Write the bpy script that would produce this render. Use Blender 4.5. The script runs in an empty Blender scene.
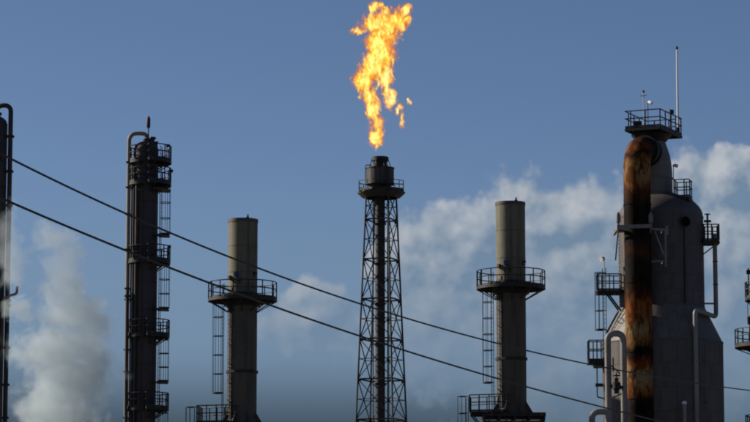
import bpy, math, random
import numpy as np
from mathutils import Vector, Matrix

R = math.radians
PI = math.pi
random.seed(7)
sc = bpy.context.scene
COL = sc.collection

# ------------------------------------------------------------------ camera
PITCH = R(8.0)
HALF = 7.85                       # half horizontal field of view, degrees
CAMZ = 1.7
F = 375.0 / math.tan(R(HALF))     # focal length in photograph pixels (750 wide)
cd = bpy.data.cameras.new('camera')
cam = bpy.data.objects.new('camera', cd)
COL.objects.link(cam)
cam.location = (0, 0, CAMZ)
cam.rotation_euler = (PI / 2 + PITCH, 0, 0)
cd.sensor_width = 36
cd.lens = 18 / math.tan(R(HALF))
cd.clip_end = 20000
sc.camera = cam

# ------------------------------------------------------------------ sun and sky
SUN_AZ, SUN_EL = -70.0, 27.0      # degrees from the view axis, and above the horizon
SKY = 0.054
EXPO = 0.39
sd = bpy.data.lights.new('sun', 'SUN')
sd.energy = 4.6
sd.angle = R(0.53)
sd.color = (1.0, 0.91, 0.78)
sun = bpy.data.objects.new('sun', sd)
COL.objects.link(sun)
tosun = Vector((math.sin(R(SUN_AZ)) * math.cos(R(SUN_EL)), math.cos(R(SUN_AZ)) * math.cos(R(SUN_EL)), math.sin(R(SUN_EL))))
sun.rotation_euler = tosun.to_track_quat('Z', 'Y').to_euler()
sun.location = (-60, 60, 120)

vs = sc.view_settings
vs.view_transform = 'Standard'
vs.look = 'None'
vs.exposure = EXPO
vs.gamma = 1.0
vs.use_curve_mapping = False
sc.render.engine = 'CYCLES'
sc.cycles.use_denoising = True
sc.cycles.volume_bounces = 4
sc.cycles.max_bounces = 6
sc.cycles.filter_width = 2.0
sc.cycles.volume_step_rate = 1.0
sc.cycles.volume_max_steps = 256


class NT:
    """small helper round a node tree"""
    def __init__(self, tree):
        self.t = tree
        tree.nodes.clear()

    def n(self, kind, **kw):
        nd = self.t.nodes.new(kind)
        for k, v in kw.items():
            setattr(nd, k, v)
        return nd

    def put(self, sock, v):
        if isinstance(v, bpy.types.NodeSocket):
            self.t.links.new(v, sock)
        else:
            sock.default_value = v

    def m(self, op, a, b=None, c=None, clamp=False):
        nd = self.n('ShaderNodeMath', operation=op, use_clamp=clamp)
        for i, v in enumerate((a, b, c)):
            if v is not None:
                self.put(nd.inputs[i], v)
        return nd.outputs[0]

    def vm(self, op, a, b=None, out=0, scale=None):
        nd = self.n('ShaderNodeVectorMath', operation=op)
        self.put(nd.inputs[0], a)
        if b is not None:
            self.put(nd.inputs[1], b)
        if scale is not None:
            self.put(nd.inputs['Scale'], scale)
        return nd.outputs[out]

    def noise(self, vec, scale, detail=4, rough=0.55, dist=0.0, out='Fac'):
        nd = self.n('ShaderNodeTexNoise')
        self.put(nd.inputs['Vector'], vec)
        nd.inputs['Scale'].default_value = scale
        nd.inputs['Detail'].default_value = detail
        nd.inputs['Roughness'].default_value = rough
        nd.inputs['Distortion'].default_value = dist
        return nd.outputs[out]

    def mix(self, f, a, b):
        nd = self.n('ShaderNodeMix', data_type='RGBA')
        self.put(nd.inputs[0], f)
        self.put(nd.inputs[6], a)
        self.put(nd.inputs[7], b)
        return nd.outputs[2]

    def smooth(self, x, a, b, lo=0.0, hi=1.0):
        nd = self.n('ShaderNodeMapRange', interpolation_type='SMOOTHSTEP')
        self.put(nd.inputs[0], x)
        for i, v in enumerate((a, b, lo, hi)):
            nd.inputs[1 + i].default_value = v
        return nd.outputs[0]

    def ramp(self, f, stops, mode='LINEAR'):
        nd = self.n('ShaderNodeValToRGB')
        cr = nd.color_ramp
        cr.interpolation = mode
        while len(cr.elements) < len(stops):
            cr.elements.new(0.5)
        for e, (p, c) in zip(cr.elements, stops):
            e.position = p
            e.color = (*c, 1)
        self.put(nd.inputs[0], f)
        return nd.outputs[0]

    def billow(self, vec, scale, detail=3, rough=0.5, smooth=0.6):
        nd = self.n('ShaderNodeTexVoronoi', feature='SMOOTH_F1')
        nd.normalize = True
        nd.voronoi_dimensions = '2D'
        self.put(nd.inputs['Vector'], vec)
        for k, v in (('Scale', scale), ('Detail', detail), ('Roughness', rough), ('Smoothness', smooth), ('Lacunarity', 2.3)):
            nd.inputs[k].default_value = v
        return nd.outputs['Distance']

    def blobs(self, p, items):
        """soft union of ellipsoids: 1 at a centre, 0 on the surface, falling below outside"""
        best = None
        for (c, r) in items:
            d = self.vm('SUBTRACT', p, c)
            d = self.vm('DIVIDE', d, r)
            l = self.vm('LENGTH', d, out=1)
            best = l if best is None else self.m('SMOOTH_MIN', best, l, 0.25)
        return self.m('SUBTRACT', 1.0, best)


def rgba(c):
    return (c[0], c[1], c[2], 1.0)


def lin(r, g, b):
    return tuple(((x / 255 / 12.92) if x / 255 <= 0.04045 else ((x / 255 + 0.055) / 1.055) ** 2.4) for x in (r, g, b))


def make_world():
    w = bpy.data.worlds.new('World')
    sc.world = w
    w.use_nodes = True
    t = NT(w.node_tree)
    sky = t.n('ShaderNodeTexSky', sky_type='NISHITA')
    sky.sun_disc = False
    sky.sun_elevation = R(SUN_EL)
    sky.sun_rotation = R(SUN_AZ)
    sky.altitude = 0
    sky.air_density = 0.75
    sky.dust_density = 0.12
    sky.ozone_density = 3.8
    tc = t.n('ShaderNodeTexCoord')
    d = t.vm('NORMALIZE', tc.outputs['Generated'])
    sp = t.n('ShaderNodeSeparateXYZ')
    t.put(sp.inputs[0], d)
    x, y, z = sp.outputs
    az = t.m('MULTIPLY', t.m('ARCTAN2', x, y), 180 / PI)
    el = t.m('MULTIPLY', t.m('ARCSINE', z), 180 / PI)
    cb = t.n('ShaderNodeCombineXYZ')
    t.put(cb.inputs[0], az)
    t.put(cb.inputs[1], el)
    P = cb.outputs[0]

    K = math.degrees(1 / F)

    def e(u, v, ru, rv):
        return (((u - 375) * K, 8.0 - (v - 211) * K, 0), (ru * K, rv * K, 1))
    bank = [e(425, 268, 60, 46), e(470, 240, 46, 42), e(532, 226, 58, 46), e(596, 224, 62, 42), e(470, 330, 120, 70), e(570, 300, 110, 90),
            e(312, 318, 56, 34), e(732, 184, 60, 34), e(740, 260, 90, 80), e(660, 262, 90, 60), e(640, 380, 200, 70)]

    def field(P):
        w1 = t.noise(P, 0.9, 3, 0.5, out='Color')
        Pw = t.vm('ADD', P, t.vm('SCALE', t.vm('SUBTRACT', w1, (0.5, 0.5, 0.5)), scale=0.9))
        b = t.blobs(Pw, bank)
        # the same kind of low bank goes on all round the horizon
        far = t.m('SUBTRACT', t.noise(t.vm('MULTIPLY', P, (0.05, 0.16, 1)), 1.0, 3, 0.5), 0.50)
        far = t.m('MULTIPLY', far, 5.0)
        far = t.m('SUBTRACT', far, t.m('MULTIPLY', t.smooth(t.m('ABSOLUTE', az), 8.0, 14.0, 1.0, 0.0), 3.0))
        far = t.m('SUBTRACT', far, t.smooth(el, 7.0, 22.0, 0.0, 1.6))
        b = t.m('MAXIMUM', b, far)
        wf = t.noise(P, 3.2, 4, 0.6, out='Color')
        Pf = t.vm('ADD', P, t.vm('SCALE', t.vm('SUBTRACT', wf, (0.5, 0.5, 0.5)), scale=0.22))
        n = t.m('SUBTRACT', 0.37, t.billow(Pf, 1.0, 2.5, 0.45))
        n2 = t.m('SUBTRACT', t.noise(P, 1.3, 6, 0.52, 0.1), 0.5)
        return t.m('ADD', b, t.m('ADD', t.m('MULTIPLY', n, 1.5), t.m('MULTIPLY', n2, 0.55)))
    f0 = field(P)
    f1 = field(t.vm('ADD', P, (-0.22, 0.20, 0)))
    mask = t.smooth(f0, -0.06, 0.34)
    lit = t.m('ADD', 0.30, t.m('MULTIPLY', t.m('SUBTRACT', f0, f1), 1.15), clamp=True)
    lit = t.m('MULTIPLY', lit, t.smooth(el, 4.5, 8.6, 0.25, 1.0))
    g = 1.0 / (SKY * 2 ** EXPO)
    shade = tuple(c * g for c in lin(112, 135, 158))
    light = tuple(c * g for c in lin(192, 195, 199))
    ccol = t.mix(lit, rgba(shade), rgba(light))
    # clear sky, then the greyer moist air low down, then the clouds
    base = t.mix(t.smooth(el, 4.0, 9.5, 0.9, 0.0), sky.outputs[0], rgba(tuple(c * g for c in lin(112, 140, 163))))
    base = t.mix(t.smooth(el, 3.0, 5.3, 0.97, 0.0), base, rgba(tuple(c * g for c in lin(58, 76, 88))))
    SKYDIM = t.vm('MULTIPLY', base, (1.01, 0.955, 0.985))
    mask = t.m('MULTIPLY', mask, t.smooth(el, 3.0, 7.2, 0.45, 0.86))
    mask = t.m('MULTIPLY', mask, t.smooth(el, 0.2, 3.0, 0.0, 1.0))
    out = t.mix(mask, SKYDIM, ccol)
    bg = t.n('ShaderNodeBackground')
    t.put(bg.inputs[0], out)
    bg.inputs[1].default_value = SKY
    o = t.n('ShaderNodeOutputWorld')
    t.put(o.inputs[0], bg.outputs[0])
    w.cycles.sampling_method = 'MANUAL'
    w.cycles.sample_map_resolution = 1024


make_world()

# ------------------------------------------------------------------ pixel -> place
CP, SP = math.cos(PITCH), math.sin(PITCH)


def ray(u, v):
    a, b = (u - 375) / F, (211 - v) / F
    return Vector((a, CP - SP * b, SP + CP * b))


def at(u, v, Y):
    """the point at depth Y on the ray through a photograph pixel"""
    d = ray(u, v)
    return Vector((0, 0, CAMZ)) + d * (Y / d.y)


def zz(v, Y):
    return at(375, v, Y).z


def mpp(Y, v=280):
    return Y / (F * ray(375, v).y)


# ------------------------------------------------------------------ materials
def paint(name, col, dirt=(0.03, 0.025, 0.02), amount=0.5, rough=0.6, streak=0.5, metal=0.0, vary=0.0, rust=0.0, spec=0.35, bump=0.15, sz=1.0):
    m = bpy.data.materials.new(name)
    m.use_nodes = True
    t = NT(m.node_tree)
    tc = t.n('ShaderNodeTexCoord')
    P = tc.outputs['Object']
    oi = t.n('ShaderNodeObjectInfo')
    P = t.vm('ADD', P, t.vm('SCALE', (37.0, 11.0, 5.0), scale=oi.outputs['Random']))
    st = t.noise(t.vm('MULTIPLY', P, (1, 1, 0.06)), 2.6 * sz, 6, 0.62)
    bl = t.noise(P, 0.8 * sz, 6, 0.6)
    fi = t.noise(P, 9.0 * sz, 4, 0.6)
    k = t.m('ADD', t.m('MULTIPLY', st, streak), t.m('MULTIPLY', bl, 1 - streak))
    k = t.smooth(k, 0.42, 0.70, 0.0, amount)
    c = t.mix(k, rgba(col), rgba(dirt))
    c = t.mix(t.smooth(fi, 0.35, 0.7, 0.0, 0.25), c, rgba(tuple(x * 0.6 for x in col)))
    if rust:
        rk = t.noise(t.vm('MULTIPLY', P, (1, 1, 0.22)), 1.7 * sz, 8, 0.66)
        c = t.mix(t.smooth(rk, 0.62 - 0.12 * rust, 0.74 - 0.10 * rust, 0.0, 0.9), c, rgba((0.16, 0.062, 0.022)))
    if vary:
        hv = t.n('ShaderNodeHueSaturation')
        t.put(hv.inputs['Value'], t.m('ADD', 1.0 - vary / 2, t.m('MULTIPLY', oi.outputs['Random'], vary)))
        t.put(hv.inputs['Color'], c)
        c = hv.outputs[0]
    b = t.n('ShaderNodeBsdfPrincipled')
    t.put(b.inputs['Base Color'], c)
    t.put(b.inputs['Roughness'], t.m('ADD', rough - 0.1, t.m('MULTIPLY', bl, 0.25)))
    b.inputs['Metallic'].default_value = metal
    b.inputs['Specular IOR Level'].default_value = spec
    if bump:
        bp = t.n('ShaderNodeBump')
        bp.inputs['Strength'].default_value = bump
        bp.inputs['Distance'].default_value = 0.02
        t.put(bp.inputs['Height'], t.m('ADD', fi, t.m('MULTIPLY', bl, 2.0)))
        t.put(b.inputs['Normal'], bp.outputs[0])
    o = t.n('ShaderNodeOutputMaterial')
    t.put(o.inputs[0], b.outputs[0])
    return m


M = {}
M['steel'] = paint('dark_structural_steel', (0.016, 0.014, 0.014), rust=0.35, amount=0.4)
M['rail'] = paint('railing_steel', (0.018, 0.016, 0.016), rust=0.3, amount=0.4)
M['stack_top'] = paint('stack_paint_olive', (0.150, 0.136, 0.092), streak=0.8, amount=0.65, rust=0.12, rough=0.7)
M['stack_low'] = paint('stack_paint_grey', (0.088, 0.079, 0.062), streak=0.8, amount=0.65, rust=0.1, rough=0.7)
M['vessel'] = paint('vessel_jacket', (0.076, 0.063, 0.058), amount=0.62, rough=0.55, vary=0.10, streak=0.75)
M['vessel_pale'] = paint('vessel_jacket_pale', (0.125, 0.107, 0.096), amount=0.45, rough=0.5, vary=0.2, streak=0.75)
M['neck'] = paint('vessel_head_paint', (0.15, 0.13, 0.12), amount=0.55, rough=0.6, streak=0.8)
M['tower'] = paint('tower_jacket', (0.044, 0.036, 0.039), amount=0.4, rough=0.6, rust=0.1, vary=0.15)
M['pipe_dark'] = paint('dark_pipe', (0.035, 0.029, 0.026), amount=0.4, rust=0.5)
M['pipe'] = paint('grey_pipe', (0.21, 0.20, 0.185), amount=0.5, rust=0.1, rough=0.5)
M['pipe_tan'] = paint('tan_pipe', (0.22, 0.18, 0.12), amount=0.5, rust=0.4)
M['pale'] = paint('pale_beam_paint', (0.19, 0.175, 0.18), amount=0.45, rust=0.15)
M['white'] = paint('white_paint', (0.72, 0.72, 0.70), amount=0.2)
M['soot_rim'] = paint('sooty_rim', (0.07, 0.062, 0.05), amount=0.7, streak=0.3, rust=0.4)
M['black'] = paint('soot_black', (0.012, 0.011, 0.011), amount=0.3)
M['void'] = paint('deep_shadow_black', (0.003, 0.003, 0.003), amount=0.0, spec=0.03)
M['flare'] = paint('flare_steel', (0.020, 0.018, 0.018), amount=0.5, rust=0.55)
M['flare_shield'] = paint('flare_shield_steel', (0.055, 0.046, 0.042), amount=0.6, rust=0.4, vary=0.5)
M['cable'] = paint('cable_rubber', (0.02, 0.018, 0.017), amount=0.2)
M['red'] = paint('red_beacon_glass', (0.05, 0.012, 0.010), amount=0.4)
M['blue'] = paint('blue_enamel', (0.03, 0.06, 0.16), amount=0.3)
M['wood'] = paint('pole_wood', (0.10, 0.07, 0.045), amount=0.5, streak=0.9)
M['concrete'] = paint('concrete', (0.30, 0.29, 0.27), amount=0.4, rough=0.85)
M['ground'] = paint('gravel_ground', (0.17, 0.155, 0.13), dirt=(0.08, 0.075, 0.06), amount=0.7, rough=0.95, streak=0.0, bump=0.5)
M['galv'] = paint('galvanised_steel', (0.34, 0.35, 0.36), amount=0.3, metal=0.4)


def rust_material(z0, z1, char_shade):
    """charred and rusted riser pipe: bands of cream paint, orange rust and char up its length (metres, local z)"""
    m = bpy.data.materials.new('charred_rust')
    m.use_nodes = True
    t = NT(m.node_tree)
    tc = t.n('ShaderNodeTexCoord')
    P = tc.outputs['Object']
    sp = t.n('ShaderNodeSeparateXYZ')
    t.put(sp.inputs[0], P)
    wob = t.m('SUBTRACT', t.noise(t.vm('MULTIPLY', P, (1, 1, 0.35)), 1.1, 7, 0.65, 0.4), 0.5)
    z = t.m('ADD', sp.outputs[2], t.m('MULTIPLY', wob, 2.0))
    f = t.m('DIVIDE', t.m('SUBTRACT', z, z0), z1 - z0)

    def p(v):
        return (zz(v, 192.0) - z0) / (z1 - z0)
    cream, tan, org, brn, blk = (0.22, 0.145, 0.062), (0.17, 0.076, 0.022), (0.17, 0.060, 0.012), (0.05, 0.018, 0.006), (0.010, 0.008, 0.007)
    stops = [(0.0, brn), (p(410), blk), (p(400), blk), (p(394), org), (p(384), cream), (p(372), cream), (p(362), org), (p(357), blk), (p(350), blk), (p(343), tan), (p(330), cream), (p(318), tan),
             (p(305), org), (p(292), brn), (p(280), blk), (p(262), blk), (p(254), brn), (p(240), blk), (p(205), blk), (p(196), brn), (p(190), brn), (p(184), tan), (p(173), cream),
             (p(160), tan), (p(154), blk), (p(149), tan), (p(145), tan), (p(139), brn), (1.0, blk)]
    # colour ramps hold 32 stops
    c = t.ramp(f, stops)
    pat = t.noise(t.vm('MULTIPLY', P, (1, 1, 0.5)), 1.5, 9, 0.68, 0.6)
    c = t.mix(t.smooth(pat, 0.46, 0.56, 0.0, 1.0), c, t.vm('MULTIPLY', c, (0.55, 0.27, 0.12)))
    pat2 = t.noise(t.vm('MULTIPLY', P, (1, 1, 0.28)), 2.2, 8, 0.65, 0.3)
    c = t.mix(t.smooth(pat2, 0.53, 0.62, 0.0, 0.92), c, rgba((0.014, 0.009, 0.006)))
    # char and shade on the bend's right and far side, put into the colour
    dd = t.vm('DOT_PRODUCT', t.vm('SUBTRACT', P, tuple(char_shade[0])), tuple(char_shade[1]), out=1)
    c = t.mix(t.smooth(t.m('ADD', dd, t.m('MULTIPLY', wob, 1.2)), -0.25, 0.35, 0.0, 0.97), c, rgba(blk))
    b = t.n('ShaderNodeBsdfPrincipled')
    t.put(b.inputs['Base Color'], c)
    b.inputs['Roughness'].default_value = 0.75
    b.inputs['Specular IOR Level'].default_value = 0.06
    bp = t.n('ShaderNodeBump')
    bp.inputs['Strength'].default_value = 0.5
    bp.inputs['Distance'].default_value = 0.03
    t.put(bp.inputs['Height'], t.m('ADD', pat, pat2))
    t.put(b.inputs['Normal'], bp.outputs[0])
    o = t.n('ShaderNodeOutputMaterial')
    t.put(o.inputs[0], b.outputs[0])
    return m


# ------------------------------------------------------------------ mesh helpers
class MB:
    def __init__(self):
        self.v, self.f = [], []

    def add(self, verts, faces):
        o = len(self.v)
        self.v += [tuple(p) for p in verts]
        self.f += [tuple(i + o for i in f) for f in faces]
        return self

    def tube(self, pts, r, seg=8, caps=True, closed=False):
        pts = [Vector(p) for p in pts]
        n = len(pts)
        rr = r if isinstance(r, (list, tuple)) else [r] * n
        vs, fs = [], []
        ref = None
        for i, p in enumerate(pts):
            if closed:
                tg = pts[(i + 1) % n] - pts[i - 1]
            else:
                tg = pts[min(i + 1, n - 1)] - pts[max(i - 1, 0)]
            tg.normalize()
            if ref is None:
                ref = tg.orthogonal().normalized()
            else:
                ref = (ref - tg * ref.dot(tg)).normalized()
            b = tg.cross(ref)
            for k in range(seg):
                a = 2 * PI * (k + 0.5) / seg
                vs.append(p + (ref * math.cos(a) + b * math.sin(a)) * rr[i])
        m = n if closed else n - 1
        for i in range(m):
            j = (i + 1) % n
            for k in range(seg):
                l = (k + 1) % seg
                fs.append((i * seg + k, i * seg + l, j * seg + l, j * seg + k))
        if caps and not closed:
            fs.append(tuple(reversed(range(seg))))
            fs.append(tuple((n - 1) * seg + k for k in range(seg)))
        return self.add(vs, fs)

    def lathe(self, prof, seg=32, c=(0, 0)):
        """prof: (radius, z) from the bottom up; a closed solid when it starts and ends on radius 0"""
        vs, fs = [], []
        rows = []
        for (r, z) in prof:
            if r < 1e-6:
                rows.append([len(vs)])
                vs.append((c[0], c[1], z))
            else:
                rows.append(list(range(len(vs), len(vs) + seg)))
                vs += [(c[0] + r * math.cos(2 * PI * k / seg), c[1] + r * math.sin(2 * PI * k / seg), z) for k in range(seg)]
        for a, b in zip(rows, rows[1:]):
            for k in range(seg):
                l = (k + 1) % seg
                if len(a) == 1 and len(b) == 1:
                    continue
                if len(a) == 1:
                    fs.append((a[0], b[l], b[k]))
                elif len(b) == 1:
                    fs.append((a[k], a[l], b[0]))
                else:
                    fs.append((a[k], a[l], b[l], b[k]))
        return self.add(vs, fs)

    def box(self, c, s, rz=0.0):
        c = Vector(c)
        m = Matrix.Rotation(rz, 3, 'Z')
        vs = [c + m @ Vector((x * s[0] / 2, y * s[1] / 2, z * s[2] / 2)) for z in (-1, 1) for (x, y) in ((-1, -1), (1, -1), (1, 1), (-1, 1))]
        return self.add(vs, [(3, 2, 1, 0), (4, 5, 6, 7), (0, 1, 5, 4), (1, 2, 6, 5), (2, 3, 7, 6), (3, 0, 4, 7)])

    def beam(self, a, b, w, h=None):
        a, b = Vector(a), Vector(b)
        h = h or w
        d = (b - a).normalized()
        up = Vector((0, 0, 1)) if abs(d.z) < 0.95 else Vector((0, 1, 0))
        s = d.cross(up).normalized()
        q = s.cross(d)
        vs = [p + s * x * w / 2 + q * y * h / 2 for p in (a, b) for (x, y) in ((-1, -1), (1, -1), (1, 1), (-1, 1))]
        return self.add(vs, [(0, 1, 2, 3), (7, 6, 5, 4), (0, 4, 5, 1), (1, 5, 6, 2), (2, 6, 7, 3), (3, 7, 4, 0)])

    def angle_iron(self, a, b, w, th=0.02):
        """an L-section bar between two points"""
        a, b = Vector(a), Vector(b)
        d = (b - a).normalized()
        up = Vector((0, 0, 1)) if abs(d.z) < 0.95 else Vector((0, 1, 0))
        s = d.cross(up).normalized()
        q = s.cross(d)
        sec = [(0, 0), (w, 0), (w, th), (th, th), (th, w), (0, w)]
        vs = [p + s * (x - w / 3) + q * (y - w / 3) for p in (a, b) for (x, y) in sec]
        fs = [(0, 1, 2, 3, 4, 5), (11, 10, 9, 8, 7, 6)] + [((i + 1) % 6, i, 6 + i, 6 + (i + 1) % 6) for i in range(6)]
        return self.add(vs, fs)

    def prism(self, outline, z0, z1):
        n = len(outline)
        vs = [(x, y, z0) for x, y in outline] + [(x, y, z1) for x, y in outline]
        fs = [tuple(reversed(range(n))), tuple(range(n, 2 * n))]
        fs += [(i, (i + 1) % n, n + (i + 1) % n, n + i) for i in range(n)]
        return self.add(vs, fs)

    def sector(self, ri, ro, z0, z1, a0, a1, n, zt=None):
        """a curved slab between two radii and two angles; zt = (ri, ro) at its top when it tapers"""
        ri2, ro2 = zt or (ri, ro)
        vs = []
        for k in range(n + 1):
            a = a0 + (a1 - a0) * k / n
            ca, sa = math.cos(a), math.sin(a)
            vs += [(ri * ca, ri * sa, z0), (ro * ca, ro * sa, z0), (ro2 * ca, ro2 * sa, z1), (ri2 * ca, ri2 * sa, z1)]
        fs = [(0, 1, 2, 3), (4 * n + 3, 4 * n + 2, 4 * n + 1, 4 * n)]
        for k in range(n):
            o = 4 * k
            for i in range(4):
                j = (i + 1) % 4
                fs.append((o + i, o + 4 + i, o + 4 + j, o + j))
        return self.add(vs, fs)

    def mesh(self, name, mat, smooth=35):
        me = bpy.data.meshes.new(name)
        me.from_pydata(self.v, [], self.f)
        me.materials.append(M[mat] if isinstance(mat, str) else mat)
        if smooth:
            me.polygons.foreach_set('use_smooth', [True] * len(me.polygons))
            me.set_sharp_from_angle(angle=R(smooth))
        me.update()
        return me

    def build(self, name, mat, parent=None, loc=(0, 0, 0), smooth=35):
        return inst(name, self.mesh(name, mat, smooth), parent, loc)


def inst(name, me, parent=None, loc=(0, 0, 0), rz=0.0):
    o = bpy.data.objects.new(name, me)
    COL.objects.link(o)
    o.parent = parent
    o.location = loc
    o.rotation_euler = (0, 0, rz)
    return o


def tag(o, label=None, cat=None, group=None, kind=None):
    for k, v in (('label', label), ('category', cat), ('group', group), ('kind', kind)):
        if v:
            o[k] = v
    return o


def thing(name, loc, label, cat, group=None):
    o = bpy.data.objects.new(name, None)
    o.empty_display_size = 0.5
    COL.objects.link(o)
    o.location = loc
    return tag(o, label, cat, group)


def arc(cx, cy, z, r, a0, a1, n):
    return [Vector((cx + r * math.cos(a0 + (a1 - a0) * k / n), cy + r * math.sin(a0 + (a1 - a0) * k / n), z)) for k in range(n + 1)]


def bend(pts, r, n=6):
    """a polyline with its inner corners rounded"""
    pts = [Vector(p) for p in pts]
    out = [pts[0]]
    for a, b, c in zip(pts, pts[1:], pts[2:]):
        d0, d1 = (a - b), (c - b)
        q = min(r, d0.length * 0.49, d1.length * 0.49)
        p0, p1 = b + d0.normalized() * q, b + d1.normalized() * q
        for k in range(n + 1):
            s = k / n
            out.append(p0 * (1 - s) ** 2 + b * 2 * s * (1 - s) + p1 * s * s)
    out.append(pts[-1])
    return out


POST = {}


def post_mesh(h, w, mat):
    k = (round(h, 2), w, mat)
    if k not in POST:
        POST[k] = MB().box((0, 0, h / 2), (w, w, h)).mesh('rail_post', mat)
    return POST[k]


def rails(parent, path, z, h=1.07, spacing=1.1, mat='rail', closed=False, th=0.042, toe=True):
    """guard rail along a plan polyline: posts each their own sub-part, top rail, middle rail and toe board"""
    path = [Vector((p[0], p[1], 0)) for p in path]
    if closed:
        path = path + [path[0]]
    L = [0.0]
    for a, b in zip(path, path[1:]):
        L.append(L[-1] + (b - a).length)
    n = max(1, round(L[-1] / spacing))
    pm = post_mesh(h, 0.08, mat)
    for k in range(n + (0 if closed else 1)):
        s = L[-1] * k / n
        i = max(j for j in range(len(L) - 1) if L[j] <= s + 1e-6)
        p = path[i].lerp(path[i + 1], (s - L[i]) / max(1e-6, L[i + 1] - L[i]))
        inst('rail_post', pm, parent, (p.x, p.y, z))
    for nm, zh in (('top_rail', h), ('middle_rail', h * 0.55)):
        MB().tube([p + Vector((0, 0, z + zh)) for p in path], th, 6).build(nm, mat, parent)
    if toe:
        mb = MB()
        for a, b in zip(path, path[1:]):
            if (b - a).length > 1e-4:
                mb.beam(a + Vector((0, 0, z + 0.07)), b + Vector((0, 0, z + 0.07)), 0.012, 0.13)
        mb.build('toe_board', mat, parent)


def ring_platform(parent, z, ri, ro, a0, a1, brackets=3, mat='steel', h=1.07, end_rails=True, drop=0.7, spacing=1.0):
    n = max(3, int(abs(a1 - a0) / R(15)))
    full = abs(a1 - a0) > 2 * PI - 0.01
    pf = MB().sector(ri + 0.02, ro, z - 0.10, z, a0, a1, n).build('platform', mat, parent)
    # the curved edge channel under the deck
    MB().sector(ro - 0.08, ro + 0.015, z - 0.21, z - 0.103, a0, a1, n).build('edge_channel', mat, pf)
    pts = [(ro * 0.985 * math.cos(a0 + (a1 - a0) * k / n), ro * 0.985 * math.sin(a0 + (a1 - a0) * k / n)) for k in range(n + 1)]
    if full:
        rails(pf, pts[:-1], z, h, closed=True, spacing=spacing)
    else:
        if end_rails:
            pts = [(ri * 1.08 * math.cos(a0), ri * 1.08 * math.sin(a0))] + pts + [(ri * 1.08 * math.cos(a1), ri * 1.08 * math.sin(a1))]
        rails(pf, pts, z, h, spacing=spacing)
    for k in range(brackets):
        a = a0 + (a1 - a0) * (k + 0.5) / brackets
        ca, sa = math.cos(a), math.sin(a)
        mb = MB()
        mb.beam((ri * ca, ri * sa, z - 0.18), ((ro - 0.1) * ca, (ro - 0.1) * sa, z - 0.18), 0.08, 0.15)
        mb.beam((ri * ca, ri * sa, z - 0.2 - drop), ((ro - 0.15) * ca, (ro - 0.15) * sa, z - 0.24), 0.07, 0.07)
        mb.build('bracket', mat, pf)
    return pf


def poly_platform(parent, outline, z, rail_path=None, closed=True, h=1.07, mat='steel', spacing=1.0, name='platform', beams=True):
    pf = MB().prism(outline, z - 0.06, z).build(name, mat, parent)
    mb = MB()
    n = len(outline)
    for i in range(n):
        a, b = outline[i], outline[(i + 1) % n]
        mb.beam((a[0], a[1], z - 0.155), (b[0], b[1], z - 0.155), 0.09, 0.185)
    mb.build('edge_channel', mat, pf)
    if beams:
        for k in range(1, 4):
            s = k / 4
            a = Vector(outline[0]).lerp(Vector(outline[1]), s)
            b = Vector(outline[3]).lerp(Vector(outline[2]), s)
            MB().beam((a.x, a.y, z - 0.15), (b.x, b.y, z - 0.15), 0.08, 0.16).build('joist', mat, pf)
    if rail_path is None:
        rail_path = outline
    rails(pf, rail_path, z, h, closed=closed, spacing=spacing)
    return pf


RUNG = {}


def ladder(parent, x, y, th, z0, z1, cage=None, w=0.46, mat='rail', hoop_r=0.40, hoop_gap=1.3, plate=True):
    """ladder at (x, y) whose climbing side looks along angle th; cage = (z from, z to)"""
    out = Vector((math.cos(th), math.sin(th), 0))
    tg = Vector((-math.sin(th), math.cos(th), 0))
    c = Vector((x, y, 0))
    ld = None
    mb = MB()
    for s in (-1, 1):
        p = c + tg * s * w / 2
        mb.beam(p + Vector((0, 0, z0)), p + Vector((0, 0, z1)), 0.05, 0.05)
    ld = mb.build('ladder', mat, parent)
    if w not in RUNG:
        RUNG[w] = MB().tube([(0, -w / 2, 0), (0, w / 2, 0)], 0.014, 6).mesh('rung', mat)
    k = z0 + 0.3
    while k < z1 - 0.1:
        inst('rung', RUNG[w], ld, (x, y, k), th)
        k += 0.3
    if cage:
        c0, c1 = cage
        cc = c + out * 0.36
        n = max(1, round((c1 - c0) / hoop_gap))
        a0, a1 = th - R(140), th + R(140)
        for k in range(n + 1):
            zc = c0 + (c1 - c0) * k / n
            path = [c - tg * w / 2 + Vector((0, 0, zc))] + arc(cc.x, cc.y, zc, hoop_r, a0, a1, 10) + [c + tg * w / 2 + Vector((0, 0, zc))]
            m2 = MB()
            for a, b in zip(path, path[1:]):
                if (b - a).length > 1e-4:
                    m2.beam(a, b, 0.012, 0.11 if (k == 0 and plate) else 0.06)
            m2.build('cage_hoop', mat, ld)
        for a in (-105, -52, 0, 52, 105):
            p = cc + Vector((math.cos(th + R(a)), math.sin(th + R(a)), 0)) * (hoop_r - 0.01)
            MB().beam(p + Vector((0, 0, c0)), p + Vector((0, 0, c1)), 0.035, 0.012).build('cage_bar', mat, ld)
    return ld


# ================================================================== the setting
g = MB()
g.add([(-6000, -600, 0), (6000, -600, 0), (6000, 9000, 0), (-6000, 9000, 0)], [(0, 1, 2, 3)])
tag(g.build('ground', 'ground', smooth=0), 'flat gravel ground of the refinery yard', 'ground', kind='structure')


def footing(parent, r, h=0.4):
    MB().lathe([(0, 0.004), (r, 0.004), (r, h), (r - 0.1, h + 0.08), (0, h + 0.08)], 24).build('concrete_footing', 'concrete', parent)


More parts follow.
